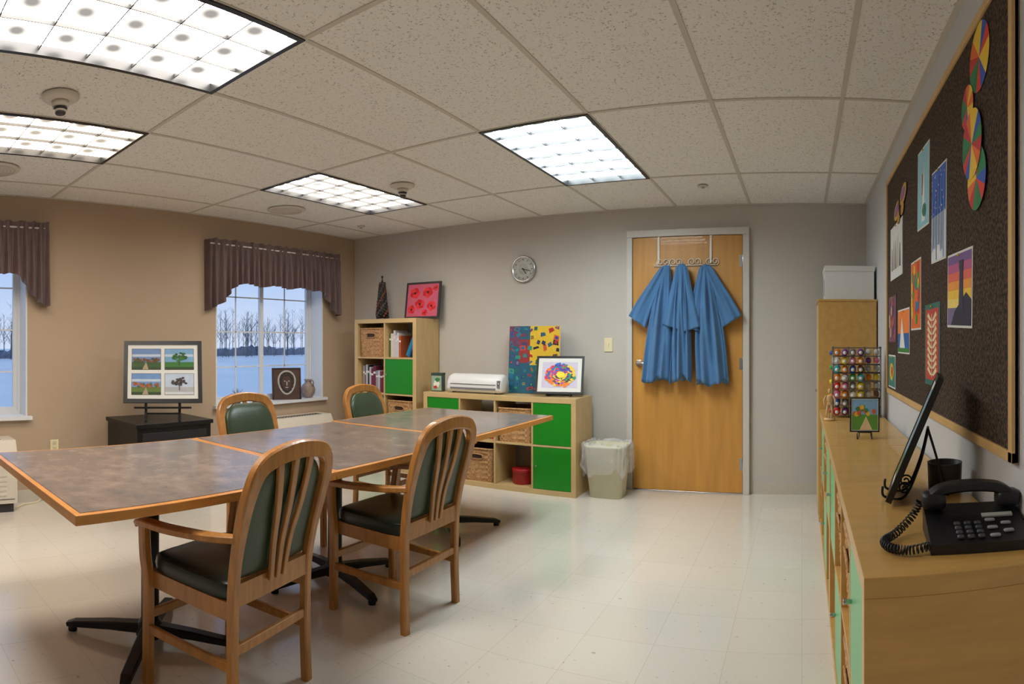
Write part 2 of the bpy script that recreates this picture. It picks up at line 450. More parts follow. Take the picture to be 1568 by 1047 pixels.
# smocks
def smock(name, hx, ztop, bl, br, zb, yc, sl, sr, seed):
    rnd = random.Random(seed); b = B(); rings = []; n = 110; nz = 36
    bc = (bl + br) / 2; bw = (br - bl) / 2
    p1, p2 = rnd.random() * 6, rnd.random() * 6
    for i in range(nz + 1):
        t = i / nz
        z = ztop + (zb - ztop) * t
        cx = hx + (bc - hx) * t
        hw = .03 + (bw - .03) * (1 - (1 - min(1, t * 1.25)) ** 2.2) * (.78 + .22 * t)
        dp = .018 + .036 * min(1, t * 3)
        ring = []
        for j in range(n):
            a = 2 * pi * j / n
            f = 1 + min(1, t * 4) * (.42 * sin(7 * a + p1 + t * 1.6) + .24 * sin(12 * a + p2 - t * 2.5))
            zz = z + (t ** 4) * (.022 * sin(3 * a + p2) + .01 * sin(8 * a))
            ring.append((cx + hw * cos(a) * (1 + .05 * sin(9 * a + p1)), min(yc + dp * sin(a) * f, YB - .042), zz))
        rings.append(ring)
    b.loft(rings, BLUEC, True, True)
    for tip, sgn in ((sl, -1), (sr, 1)):
        if tip is None: continue
        P = cr([(hx + sgn * .015, yc - .0, ztop - .02), (hx + (tip[0] - hx) * .42, yc - .012, ztop - .03 + (tip[1] - ztop) * .33), (hx + (tip[0] - hx) * .75, yc - .014, ztop + (tip[1] - ztop) * .72), (tip[0] * .99 + hx * .01, yc - .012, tip[1])], 7)
        rs = []
        for i, p in enumerate(P):
            t = i / (len(P) - 1)
            T = (P[min(i + 1, len(P) - 1)] - P[max(i - 1, 0)]).normalized(); S = Vector((T.z, 0, -T.x))
            w = .03 + .062 * t ** .8; d = .018 + .014 * t
            rs.append([p + S * (w * cos(2 * pi * j / 48)) + T * (.018 * t * cos(2 * pi * j / 48 + (0 if sgn > 0 else pi))) + Vector((0, 1, 0)) * (d * sin(2 * pi * j / 48) * (1 + .45 * sin(5 * 2 * pi * j / 48 + p1 + 2 * t) + .2 * sin(9 * 2 * pi * j / 48))) for j in range(48)])
        b.loft(rs, BLUEC, True, True)
    b.tube([(hx, yr - .02, ztop + .02), (hx, yr - .03, ztop - .01)], .004, BLUEC, 6)
    return b.done(name)
smock('blue_smock', -1.12, 1.895, -1.33, -1.085, .94, YB - .095, (-1.37, 1.43), None, 1)
smock('blue_smock.001', -.985, 1.90, -1.065, -.90, .955, YB - .125, (-1.06, 1.38), (-.91, 1.36), 2)
smock('blue_smock.002', -.79, 1.895, -.865, -.60, .925, YB - .095, (-.88, 1.36), (-.565, 1.43), 3)

# clock
b = B(); M0 = Matrix.Translation((-2.474, YB - .001, 1.93)) @ Matrix.Rotation(pi / 2, 4, 'X')
b.lathe([(.125, 0.0), (.125, .02), (.118, .032), (.106, .030), (.102, .022)], (0, 0, 0), STEEL, 48, M0)
b.lathe([(.103, .018), (.103, .0235)], (0, 0, 0), C(196, 196, 190), 48, M0)
b.lathe([(.050, .0235), (.050, .0245)], (0, 0, 0), C(182, 182, 178), 40, M0)
for i in range(12):
    a = i * pi / 6; R = Matrix.Rotation(-a, 4, 'Z')
    b.box(-.003, .003, .080, .094, .0236, .0246, BLACK, M0 @ R)
b.box(-.004, .004, -.012, .055, .025, .027, BLACK, M0 @ Matrix.Rotation(radians(-145), 4, 'Z'))
b.box(-.003, .003, -.015, .08, .027, .029, BLACK, M0 @ Matrix.Rotation(radians(-105), 4, 'Z'))
b.lathe([(.007, .024), (.007, .031)], (0, 0, 0), BLACK, 16, M0)
b.done('wall_clock')
b = B(); IV = mat('ivory_plate', (232, 220, 180), .4, var=.02)
b.box(-1.695, -1.62, YB - .008, YB - .001, 1.175, 1.295, IV); b.box(-1.664, -1.652, YB - .016, YB - .007, 1.222, 1.248, IV); b.done('light_switch', bevel=.002)
b = B(); b.box(XL + .001, XL + .008, 1.545, 1.615, .37, .48, IV)
for z in (.395, .44): b.box(XL + .008, XL + .010, 1.565, 1.595, z, z + .028, C(205, 195, 160))
b.done('wall_outlet', bevel=.002)

# ------------------------------------------------------------------ tables
def table(name, cx, cy, S, baserot):
    b = B(); h = S / 2; T = .74
    b.box(-h, h, -h, h, T - .034, T - .002, OAKE)
    b.box(-h + .022, h - .022, -h + .022, h - .022, T - .004, T + .0005, TABM)
    b.box(-.17, .17, -.17, .17, T - .044, T - .034, BLACKM)
    b.cyl((0, 0, .04), (0, 0, T - .04), .038, .038, BLACKM, 24)
    b.lathe([(.06, .035), (.06, .07), (.042, .10)], (0, 0, 0), BLACKM, 24)
    for k in range(4):
        a = baserot + k * pi / 2; d = Vector((cos(a), sin(a), 0)); s = Vector((-sin(a), cos(a), 0))
        P = [d * .02 + Vector((0, 0, .065)), d * .18 + Vector((0, 0, .055)), d * .34 + Vector((0, 0, .034)), d * .375 + Vector((0, 0, .024))]
        b.sweep(P, [.055, .05, .045, .03], [.045, .035, .026, .018], BLACKM, ref=s)
        b.cyl(d * .35 + Vector((0, 0, 0)), d * .35 + Vector((0, 0, .03)), .02, .02, BLACKM, 12)
    return b.done(name, (cx, cy, 0), bevel=.004)
table('square_table', -2.235, 1.197, 1.088, radians(47))
table('square_table.001', -2.235, 2.290, 1.088, radians(-15))
table('square_table.002', -2.262, 3.388, 1.088, radians(45))

# ------------------------------------------------------------------ chairs
def chair():
    b = B()
    half = [(.200, -.205, 0), (.198, -.200, .2), (.200, -.203, .42), (.206, -.222, .56), (.212, -.258, .70), (.206, -.288, .80), (.178, -.302, .858), (.12, -.310, .886)]
    pts = [(-x, y, z) for x, y, z in half] + [(0, -.313, .900)] + [(x, y, z) for x, y, z in half[::-1]]
    P = cr(pts, 6)
    wd = [.036 + .024 * max(0, (p.z - .55) / .35) for p in P]
    b.sweep(P, [.034] * len(P), wd, OAK, ref=(0, 1, 0))
    def yb(z):
        K = [(.42, -.203), (.56, -.222), (.70, -.258), (.80, -.288), (.90, -.313)]
        for (za, ya), (zc, yc2) in zip(K, K[1:]):
            if z <= zc: return ya + (yc2 - ya) * max(0, (z - za)) / (zc - za)
        return -.313
    rings = []
    for i in range(15):
        t = i / 14; z = .485 + .375 * t
        hw = .182 + .008 * sin(pi * t) - .07 * max(0, t - .75) / .25 * max(0, t - .75) / .25
        th = .020 * (1 - abs(2 * t - 1) ** 6 * .6)
        rings.append([(hw * spw(cos(2 * pi * j / 36), .6), yb(z) + .014 + th * spw(sin(2 * pi * j / 36), .6) * (1.5 if sin(2 * pi * j / 36) > 0 else .8), z) for j in range(36)])
    b.loft(rings, GREENV, True, True)
    for sx0, sx1 in ((-.035, -.085), (0, 0), (.035, .085)):
        Q = cr([(sx0, -.225, .45), (sx0 * 1.0 + (sx1 - sx0) * .2, yb(.58) - .018, .58), (sx0 + (sx1 - sx0) * .6, yb(.72) - .018, .72), (sx1, yb(.87) - .004, .872)], 5)
        b.sweep(Q, [.020 + .010 * (q.z - .45) / .4 for q in Q], .014, OAK, ref=(1, 0, 0))
    b.box(-.19, .19, -.215, -.185, .40, .475, OAK)
    b.box(-.205, .205, .185, .21, .355, .415, OAK)
    for s in (-1, 1):
        b.box(min(s * .185, s * .21), max(s * .185, s * .21), -.19, .19, .355, .415, OAK)
        F = cr([(s * .222, .205, 0), (s * .222, .203, .35), (s * .235, .205, .48), (s * .248, .195, .595)], 5)
        b.sweep(F, .038, .036, OAK, ref=(1, 0, 0))
        A = cr([(s * .212, -.238, .632), (s * .238, -.12, .622), (s * .258, .05, .612), (s * .25, .20, .602), (s * .246, .235, .588)], 6)
        b.sweep(A, [.034 + .02 * sin(pi * i / (len(A) - 1)) for i in range(len(A))], .024, OAK, ref=(1, 0, 0))
        b.sweep([(s * .205, -.2, .205), (s * .222, .2, .205)], .02, .032, OAK, ref=(1, 0, 0))
    b.sweep([(-.2, -.2, .255), (.2, -.2, .255)], .018, .034, OAK, ref=(0, 1, 0))
    b.sweep([(-.222, .203, .255), (.222, .203, .255)], .018, .034, OAK, ref=(0, 1, 0))
    b.rbox((0, .005, .443), (.425, .43, .075), GREENS, .3, .35)
    return b
c1 = chair().done('dining_armchair', (-1.816, 1.306, 0), (0, 0, radians(101)), bevel=.003)
dup(c1, 'dining_armchair.001', (-1.795, 2.262, 0), (0, 0, radians(90)))
dup(c1, 'dining_armchair.002', (-2.86, 2.40, 0), (0, 0, radians(-90)))
dup(c1, 'dining_armchair.003', (-2.86, 3.56, 0), (0, 0, radians(-88)))

# ------------------------------------------------------------------ shelving
def shelf(name, W, H, D, cols, rows, loc, rz, doors, gm, wood=BIRCH, back=False):
    b = B(); o = .042; t = .016
    cw = (W - 2 * o - (cols - 1) * t) / cols; ch = (H - 2 * o - (rows - 1) * t) / rows
    b.box(0, W, 0, D, 0, o, wood); b.box(0, W, 0, D, H - o, H, wood)
    b.box(0, o, 0, D, o, H - o, wood); b.box(W - o, W, 0, D, o, H - o, wood)
    for i in range(1, cols): x = o + i * cw + (i - 1) * t; b.box(x, x + t, .003, D, o, H - o, wood)
    for j in range(1, rows): z = o + j * ch + (j - 1) * t; b.box(o, W - o, .004, D, z, z + t, wood)
    if back: b.box(o, W - o, D - .006, D, o, H - o, wood)
    for (i, j) in doors:
        x = o + i * (cw + t); z = o + j * (ch + t)
        b.box(x + .003, x + cw - .003, .004, .02, z + .003, z + ch - .003, gm)
        b.cyl((x + .035, .004, z + ch * .55), (x + .035, -.018, z + ch * .55), .006, .008, STEEL, 12)
    ob = b.done(name, loc, (0, 0, rz), bevel=.0015)
    R = Matrix.Translation(loc) @ Matrix.Rotation(rz, 4, 'Z')
    def cell(i, j):
        return R @ Vector((o + i * (cw + t) + cw / 2, 0, o + j * (ch + t)))
    return cell, cw, ch
cellT, cwT, chT = shelf('tall_cube_shelf', .79, 1.49, .38, 2, 4, (-4.21, 4.605, 0), 0, [(1, 2), (0, 0)], GREEND)
cellL, cwL, chL = shelf('low_cube_shelf', 1.50, .80, .39, 4, 2, (-3.28, 4.53, 0), 0, [(0, 1), (3, 0), (3, 1), (0, 0)], GREEND)
cellR, cwR, chR = shelf('cube_cabinet', 1.52, .79, .39, 4, 2, (.123, 2.715, 0), -pi / 2, [(3, 0), (3, 1), (1, 0), (0, 1)], GREENL, BIRCHS, True)
cellQ, cwQ, chQ = shelf('cube_cabinet.001', 1.50, .79, .39, 4, 2, (.123, 4.218, 0), -pi / 2, [(1, 1), (2, 0), (3, 1)], GREENL, BIRCHS, True)

def basket_mesh():
    b = B(); w, d, h = .318, .33, .285; n = 160; nr = 39; rings = []
    for i in range(nr + 1):
        t = i / nr; z = h * t; row = int(t * 13); ph = (t * 13) % 1
        k = .93 + .07 * t
        ring = []
        for j in range(n):
            a = 2 * pi * j / n
            bulge = .0042 * sin(pi * ph) * (1 if ((j // 4 + row) % 2) else -.5) * abs(sin(pi * (j % 4 + .5) / 4))
            x = spw(cos(a), .18) * w / 2 * k; y = spw(sin(a), .18) * d / 2 * k
            nx, ny = cos(a), sin(a)
            ring.append((x + nx * bulge * 1.5, y + ny * bulge * 1.5, z))
        rings.append(ring)
    b.loft(rings, WICK, True, False)
    b.poly([(x * .9, y * .9, .006) for x, y, z in rings[0]], WICKSHADE)
    b.poly([(x * .96, y * .96, h - .03) for x, y, z in rings[-1]], WICKSHADE)  # dark sheet that stands for shade inside the basket
    top = [(spw(cos(2 * pi * j / 60), .2) * w / 2, spw(sin(2 * pi * j / 60), .2) * d / 2, h) for j in range(60)]
    b.tube(top, .008, WICK, 8, closed=True)
    yy = -d / 2 * .99 - .004
    b.box(-.045, .045, yy - .001, yy + .004, h - .085, h - .052, WICKSHADE)  # handle hole: dark block with the shade in its colour
    b.tube(cr([(-.05, yy, h - .085), (-.05, yy - .006, h - .05), (.05, yy - .006, h - .05), (.05, yy, h - .085), (-.05, yy, h - .09)], 4), .005, WICK, 6)
    return b
bk = [0]; first = [None]
def basket(cellf, i, j, rz):
    c = cellf(i, j); off = Matrix.Rotation(rz, 4, 'Z') @ Vector((0, .178, .001)); p = c + off
    if first[0] is None:
        first[0] = basket_mesh().done('wicker_basket', p, (0, 0, rz))
    else:
        bk[0] += 1; dup(first[0], 'wicker_basket.%03d' % bk[0], p, (0, 0, rz))
basket(cellT, 0, 3, 0); basket(cellT, 1, 1, 0)
basket(cellL, 1, 0, 0); basket(cellL, 2, 1, 0)
basket(cellR, 2, 0, -pi / 2); basket(cellR, 1, 1, -pi / 2); basket(cellQ, 0, 0, -pi / 2); basket(cellQ, 2, 1, -pi / 2); basket(cellR, 2, 1, -pi / 2)

def books(name, p, width, hmax, cols, seed=1, depth=.2):
    r = random.Random(seed); b = B(); x = -width / 2
    while x < width / 2 - .02:
        w = r.uniform(.012, .035); h = hmax * r.uniform(.75, 1)
        m = r.choice(cols)
        if x + w > width / 2: break
        b.box(x, x + w - .001, 0, depth, 0, h, m); b.box(x + .002, x + w - .003, .002, depth + .001, .003, h + .0005, PAPERW)
        b.box(x + .001, x + w - .002, -.0006, 0, h * .7, h * .78, PAPERW)
        x += w
    return b.done(name, p)
c = cellT(1, 3); books('book_row', c + Vector((-.08, .06, .001)), .16, .27, [C(214, 205, 190), C(180, 90, 50), C(60, 90, 60), C(200, 200, 205)], seed=3)
b = B(); b.box(0, .03, 0, .2, 0, .2, C(20, 130, 170)); b.box(.03, .05, 0, .2, 0, .2, C(30, 90, 150)); o = b.done('book_stack', c + Vector((.045, .06, .024)), (0, radians(24), 0))
c = cellT(0, 2); books('book_row.001', c + Vector((.0, .06, .001)), .30, .28, [C(190, 190, 200), C(110, 40, 60), C(60, 50, 90), C(40, 40, 44), C(150, 150, 160)], seed=5)
c = cellL(1, 1); books('book_row.002', c + Vector((0, .1, .001)), .28, .2, [C(180, 50, 40), C(40, 60, 120), C(60, 50, 50)], seed=8)
c = cellL(2, 0)
b = B(); b.lathe([(.085, 0), (.088, .01), (.088, .10), (.092, .102), (.092, .125), (.085, .13)], (0, 0, 0), REDM, 40); b.done('red_round_tin', c + Vector((.02, .15, .001)))

# ------------------------------------------------------------------ flat art helper
def art(name, w, h, fw, fm, border, loc, rot, fn, depth=.02, bm=PAPERW):
    b = B()
    if fw:
        b.box(-w / 2, w / 2, -depth / 2, depth / 2, 0, fw, fm); b.box(-w / 2, w / 2, -depth / 2, depth / 2, h - fw, h, fm)
        b.box(-w / 2, -w / 2 + fw, -depth / 2, depth / 2, fw, h - fw, fm); b.box(w / 2 - fw, w / 2, -depth / 2, depth / 2, fw, h - fw, fm)
    b.box(-w / 2 + fw, w / 2 - fw, -depth / 2 + (.004 if fw else 0), depth / 2 - .001, fw, h - fw, bm)
    if fw: b.box(-w / 2 + fw * .5, w / 2 - fw * .5, depth / 2 - .001, depth / 2 + .001, fw * .5, h - fw * .5, BLACK)
    y = -depth / 2 + (.004 if fw else 0)
    a = fw + border
    fn(b, -w / 2 + a, w / 2 - a, a, h - a, y)
    return b.done(name, loc, rot)
EPS = .0007
def rect(b, x0, x1, z0, z1, y, m, k=1): b.poly([(x0, y - EPS * k, z0), (x1, y - EPS * k, z0), (x1, y - EPS * k, z1), (x0, y - EPS * k, z1)], m)
def blob(b, cx, cz, rx, rz, y, m, k=2, n=14, j=.15, seed=0):
    r = random.Random(seed + int(cx * 1000) + int(cz * 777))
    b.poly([(cx + rx * (1 + r.uniform(-j, j)) * cos(2 * pi * i / n), y - EPS * k, cz + rz * (1 + r.uniform(-j, j)) * sin(2 * pi * i / n)) for i in range(n)], m)

def canvas(b, x0, x1, z0, z1, y):
    r = random.Random(4); w = x1 - x0; h = z1 - z0
    rect(b, x0, x1, z0, z1, y, C(30, 90, 116)); rect(b, x0 + w * .42, x1, z0 + h * .42, z1, y, C(226, 186, 44), 1.5)
    rect(b, x0, x0 + w * .2, z0 + h * .7, z1, y, C(110, 60, 90), 1.6); rect(b, x0 + w * .2, x0 + w * .42, z0 + h * .45, z0 + h * .8, y, C(150, 50, 50), 1.6)
    L1 = [C(40, 120, 140), C(150, 40, 44), C(70, 60, 110), C(24, 96, 150), C(200, 70, 50), C(40, 140, 120), C(120, 110, 130)]
    L2 = [C(180, 36, 30), C(24, 60, 140), C(20, 20, 30), C(210, 90, 40), C(30, 110, 60), C(120, 40, 60)]
    L3 = [C(20, 130, 90), C(24, 110, 150), C(180, 60, 40), C(16, 60, 110), C(60, 160, 110)]
    K = 0
    for i in range(8):
        for j in range(10):
            u = (i + .5) / 8 + r.uniform(-.035, .035); v = (j + .5) / 10 + r.uniform(-.03, .03)
            yel = u > .44 and v > .44
            L_ = L2 if yel else (L3 if v < .42 else L1)
            if r.random() < (.3 if yel else .12): continue
            s1 = r.uniform(.022, .062); s2 = r.uniform(.018, .05); ro = r.uniform(-.5, .5); K += 1
            q = [(-s1, -s2), (s1, -s2 * r.uniform(.5, 1)), (s1 * r.uniform(.5, 1), s2), (-s1, s2 * r.uniform(.6, 1))]
            q = [(u + a * cos(ro) - c * sin(ro), v + a * sin(ro) + c * cos(ro)) for a, c in q]
            q = [(min(.99, max(.01, a)), min(.99, max(.01, c))) for a, c in q]
            m1 = r.choice(L_); m2 = r.choice(L_)
            b.poly([(x0 + a * w, y - EPS * (2.5 + K * .03), z0 + c * h) for a, c in q], m1)
            b.poly([(x0 + (u + (a - u) * .55) * w, y - EPS * (2.52 + K * .03), z0 + (v + (c - v) * .55) * h) for a, c in q], m2)
art('abstract_canvas', .49, .60, 0, None, 0, (-2.305, 4.835, .803), (radians(-4), 0, radians(2)), canvas, .02)

def colorart(b, x0, x1, z0, z1, y):
    w = x1 - x0; h = z1 - z0; r = random.Random(11)
    rect(b, x0, x1, z0, z1, y, C(206, 198, 220))
    pal = [C(90, 50, 150), C(220, 50, 90), C(240, 130, 40), C(245, 205, 50), C(60, 150, 90), C(40, 110, 190), C(150, 90, 190), C(60, 60, 90)]
    for i in range(200):
        a = i * .23; q = .12 + .88 * i / 200
        cx = .5 + .43 * q * cos(a) + r.uniform(-.02, .02); cz = .5 + .43 * q * sin(a) + r.uniform(-.02, .02)
        blob(b, x0 + w * cx, z0 + h * cz, w * r.uniform(.035, .07), h * r.uniform(.035, .08), y, pal[(i // 7 + r.randint(0, 1)) % 8], 2 + i * .02, 7, .4, i)
    blob(b, (x0 + x1) / 2 + .01, (z0 + z1) / 2, w * .12, h * .13, y, C(245, 225, 60), 6.5)
art('framed_artwork', .41, .33, .018, BLACK, .035, (-1.985, 4.66, .822), (radians(-17), 0, radians(12)), colorart, .018)
b = B()
for sx in (-.1, .1):
    b.tube(cr([(sx, -.04, .03), (sx, -.045, .008), (sx, .0, .006), (sx * .9, .09, .006), (sx * .7, .11, .15)], 5), .005, BLACK, 8)
b.tube([(-.11, .0, .008), (.11, .0, .008)], .005, BLACK, 8)
b.done('tabletop_easel', (-1.985, 4.665, .806), (0, 0, radians(12)))

def flowers(b, x0, x1, z0, z1, y):
    w = x1 - x0; h = z1 - z0
    rect(b, x0, x1, z0, z1, y, C(206, 92, 118))
    for i, (u, v, s) in enumerate([(.24, .72, .19), (.66, .74, .19), (.80, .32, .17), (.42, .38, .18), (.16, .22, .15), (.60, .12, .11), (.90, .86, .10)]):
        for p in range(5):
            a = p * 2 * pi / 5 + i
            blob(b, x0 + w * (u + s * .42 * cos(a)), z0 + h * min(.9, v + s * .42 * sin(a)), w * s * .46, h * s * .46, y, C(205, 24, 34) if (i + p) % 2 else C(228, 50, 60), 2 + i * .1 + p * .02)
        blob(b, x0 + w * u, z0 + h * v, w * s * .2, h * s * .2, y, C(50, 14, 24), 4)
art('framed_flower_print', .41, .37, .02, DGREY, 0.0, (-3.55, 4.87, 1.494), (radians(-8), 0, radians(2)), flowers, .02)

b = B(); r = random.Random(3)
b.lathe([(.066, 0), (.066, .012), (.062, .016)], (0, 0, 0), BLACK, 24)
b.lathe([(.055, .016), (.052, .1), (.045, .2), (.034, .3), (.018, .38), (.008, .40)], (0, 0, 0), mat('dark_cone', (34, 24, 24), .5, var=.2), 20)
cols = [C(40, 30, 30), C(110, 60, 46), C(30, 50, 40), C(80, 70, 70)]
for i in range(120):
    z = .02 + .36 * i / 120; rr = .062 - .042 * (z / .4); a = i * 2.4
    b.rbox((rr * cos(a), rr * sin(a), z), (.028, .028, .028), cols[i % 4], .8, .8, 8, nz=4)
b.tube([(0, 0, .39), (0, 0, .45)], [.008, .003], BLACK, 8); b.rbox((0, 0, .44), (.03, .012, .03), DGREY, .8, .8, 10, nz=5)
b.done('beaded_tree_figurine', (-4.0, 4.8, 1.491))

# craft cutting machine
b = B(); GW = mat('machine_white', (222, 222, 222), .35, var=.01); GG = mat('machine_grey', (120, 122, 126), .4, var=.03)
sec = [(-.085, .012), (-.09, .05), (-.08, .11), (-.05, .155), (0, .172), (.05, .168), (.085, .13), (.09, .05), (.085, .012)]
rings = []
for x, k in ((-.285, .82), (-.275, .93), (-.26, .98), (-.24, 1), (.24, 1), (.26, .98), (.275, .93), (.285, .82)):
    rings.append([(x, y * k, .012 + (z - .012) * k) for y, z in sec])
b.loft(rings, GW, True, True)
b.box(-.235, .235, -.0935, -.083, .035, .052, GG)
b.box(-.235, .235, -.092, -.08, .082, .085, GG)
b.box(.248, .275, -.088, -.07, .05, .12, GG); b.cyl((.262, -.09, .09), (.262, -.082, .09), .01, .01, STEEL, 14)
for sx in (-.22, .22): b.cyl((sx, -.05, 0), (sx, -.05, .014), .015, .015, DGREY, 12); b.cyl((sx, .05, 0), (sx, .05, .014), .015, .015, DGREY, 12)
b.done('craft_cutting_machine', (-2.80, 4.70, .801))

def tinart(b, x0, x1, z0, z1, y):
    rect(b, x0, x1, z0, z1, y, C(150, 170, 150)); blob(b, 0, .07, .03, .035, y, C(230, 225, 215), 2); blob(b, .01, .11, .025, .02, y, C(60, 120, 70), 3); blob(b, -.01, .04, .02, .015, y, C(180, 60, 50), 3)
b = B()
b.box(-.055, .055, 0, .08, 0, .165, C(70, 90, 80)); b.box(-.057, .057, -.002, .082, .15, .172, C(50, 70, 60)); tinart(b, -.05, .05, .01, .145, 0)
b.done('decorated_tin', (-3.195, 4.62, .801), (0, 0, radians(10)), bevel=.004)

# trash can
b = B(); CAN = mat('can_beige', (206, 200, 170), .5, var=.03)
def rr(w, d, z, e=.35, n=48, f=0): return [(spw(cos(2 * pi * j / n), e) * w / 2, spw(sin(2 * pi * j / n), e) * d / 2, z + f * sin(j * 1.7) + f * .6 * sin(j * .9)) for j in range(n)]
b.loft([rr(.27, .2, 0), rr(.335, .255, .40), rr(.35, .27, .405), rr(.35, .27, .425), rr(.325, .245, .42), rr(.26, .19, .02)], CAN, True, True)
rings = []
for i, (k, z) in enumerate([(.86, .30), (.94, .415), (1.02, .44), (1.08, .435), (1.10, .38), (1.09, .32), (1.15, .25), (1.04, .20)]):
    ring = []
    for j, (x, y, zz) in enumerate(rr(.345, .265, z, .35, 96)):
        f = 1 + .045 * sin(j * 1.3 + i) + .03 * sin(j * .7 - i * 2)
        ring.append((x * k * f, y * k * f, zz + .04 * sin(j * .35) * (1 if i > 4 else .1) + (.012 * sin(j * 1.1))))
    rings.append(ring)
b.loft(rings, BAG, True, False)
b.done('waste_bin_with_liner', (-1.565, 4.70, .001), fix=False)

# ------------------------------------------------------------------ left: black stand with 4-picture frame
b = B()
b.box(-4.50, -3.97, 2.02, 2.67, .0, .62, BLACK); b.box(-4.51, -3.955, 2.005, 2.685, .62, .65, BLACK)
b.box(-3.969, -3.966, 2.06, 2.63, .06, .58, mat('black_panel', (34, 32, 34), .5, var=.1))
b.cyl((-3.965, 2.34, .5), (-3.95, 2.34, .5), .012, .012, STEEL, 12)
b.done('black_cabinet', bevel=.004)
def four(b, x0, x1, z0, z1, y):
    w = x1 - x0; h = z1 - z0; g = .028
    cells = [(x0, x0 + w / 2 - g / 2, z0 + h / 2 + g / 2, z1), (x0 + w / 2 + g / 2, x1, z0 + h / 2 + g / 2, z1), (x0, x0 + w / 2 - g / 2, z0, z0 + h / 2 - g / 2), (x0 + w / 2 + g / 2, x1, z0, z0 + h / 2 - g / 2)]
    sk = [C(110, 140, 190), C(120, 165, 205), C(110, 150, 205), C(190, 205, 225)]; gr = [C(60, 90, 44), C(58, 118, 48), C(96, 120, 54), C(176, 178, 182)]
    tr = [[C(130, 76, 44), C(58, 84, 46), C(96, 66, 48)], [C(40, 96, 38), C(56, 120, 48), C(34, 80, 40)], [C(176, 96, 48), C(70, 96, 52), C(150, 84, 50)], [C(60, 48, 48), C(90, 78, 76), C(50, 42, 44)]]
    for i, (a, c, d, e) in enumerate(cells):
        ww = c - a; hh = e - d; r = random.Random(i + 20)
        rect(b, a, c, d, e, y, BLACK, 1); a += .003; c -= .003; d += .003; e -= .003; ww -= .006; hh -= .006
        rect(b, a, c, d + hh * .30, e, y, sk[i], 2); rect(b, a, c, d + hh * .62, d + hh * .74, y, C(190, 205, 225), 2.3); rect(b, a, c, d, d + hh * .36, y, gr[i], 3); rect(b, a, c, d, d + hh * .12, y, C(50, 70, 40) if i < 3 else C(210, 214, 220), 3.4)
        if i in (0, 2):
            for q in range(40): u = r.random(); blob(b, a + ww * (.06 + .88 * u), d + hh * (.36 + r.uniform(0, .12 + .16 * abs(u - .5))), ww * .045, hh * .06, y, tr[i][q % 3], 4 + q * .04, 8)
            b.poly([(a + ww * .36, y - EPS * 3.6, d), (a + ww * .58, y - EPS * 3.6, d), (a + ww * .5, y - EPS * 3.6, d + hh * .34), (a + ww * .48, y - EPS * 3.6, d + hh * .34)], C(170, 154, 124))
        else:
            rect(b, (a + c) / 2 - .0035, (a + c) / 2 + .0035, d + hh * .2, d + hh * .6, y, C(60, 40, 30), 4)
            for q in range(34): an = r.uniform(0, 6.28); qq = math.sqrt(r.random()); blob(b, (a + c) / 2 + ww * .26 * qq * cos(an), d + hh * .62 + hh * .2 * qq * sin(an), ww * .05, hh * .05, y, tr[i][q % 3], 5 + q * .04, 8)
art('framed_four_landscapes', .61, .49, .032, BLACK, .030, (-4.05, 2.28, .79), (radians(-14), 0, radians(60.7)), four, .024)
b = B()
for sx in (-.13, .13):
    b.sweep([(sx, -.035, .006), (sx, .02, .006), (sx, .16, .006)], .02, .012, BLACK, ref=(1, 0, 0))
    b.sweep([(sx, .0, .006), (sx, .022, .12), (sx, .045, .17), (sx, .135, .56)], .02, .014, BLACK, ref=(1, 0, 0))
    b.sweep([(sx, .16, .006), (sx, .10, .40)], .014, .012, BLACK, ref=(1, 0, 0))
    b.box(sx - .01, sx + .01, -.045, .03, .10, .112, BLACK); b.box(sx - .01, sx + .01, -.05, -.04, .10, .135, BLACK)
b.box(-.22, .22, -.02, .0, .098, .112, BLACK); b.box(-.13, .13, .02, .032, .05, .062, BLACK)
b.done('display_easel', (-4.05, 2.28, .651), (0, 0, radians(60.7)))

# sill items
b = B(); WD = mat('carved_wood', (74, 50, 40), .5, var=.2, scale=20)
b.box(-.15, .15, -.008, .008, .0, .32, WD)
LT = C(186, 180, 172)
for rx, rz_, th in ((.085, .115, .010), (.055, .08, .006)):
    b.tube([(rx * cos(2 * pi * j / 32) * (1 - .18 * sin(2 * pi * j / 32) * -1), -.011, .17 + rz_ * sin(2 * pi * j / 32)) for j in range(32)], th, LT if th > .008 else DGREY, 6, closed=True)
for q in range(14):
    a = q * 2 * pi / 14; b.rbox((.07 * cos(a), -.014, .17 + .097 * sin(a)), (.016, .010, .018), DGREY, .8, .8, 8, nz=4)
for sx in (-.022, .022): b.rbox((sx, -.013, .185), (.020, .012, .012), LT, .8, .8, 10, nz=4)
b.rbox((0, -.014, .16), (.012, .014, .05), LT, .8, .8, 10, nz=5); b.rbox((0, -.013, .122), (.034, .010, .010), LT, .8, .8, 10, nz=4)
b.tube([(-.15 + .01, -.01, .01), (-.14, -.01, .31), (.14, -.01, .31), (.14, -.01, .01)], .008, WD, 6)
b.box(-.05, .05, .0, .07, 0, .012, WD)
b.done('carved_mask_plaque', (XL - .03, 4.02, WZ0 + .0185), (radians(-6), 0, radians(62)))
b = B(); b.lathe([(.035, 0), (.05, .01), (.072, .05), (.076, .09), (.062, .13), (.035, .155), (.032, .17), (.045, .19), (.04, .19), (.026, .165)], (0, 0, 0), mat('stoneware', (150, 132, 120), .5, var=.25, scale=25), 32)
b.tube(cr([(.06, 0, .13), (.085, 0, .15), (.07, 0, .18), (.04, 0, .18)], 5), .007, mat('stoneware', (150, 132, 120)), 8)
b.done('ceramic_jug', (XL - .05, 4.33, WZ0 + .019))
b = B(); r = random.Random(9)
b.lathe([(.03, 0), (.03, .008)], (0, 0, 0), DGREY, 16); b.tube([(0, 0, .005), (0, 0, .09)], [.005, .003], DGREY, 6)
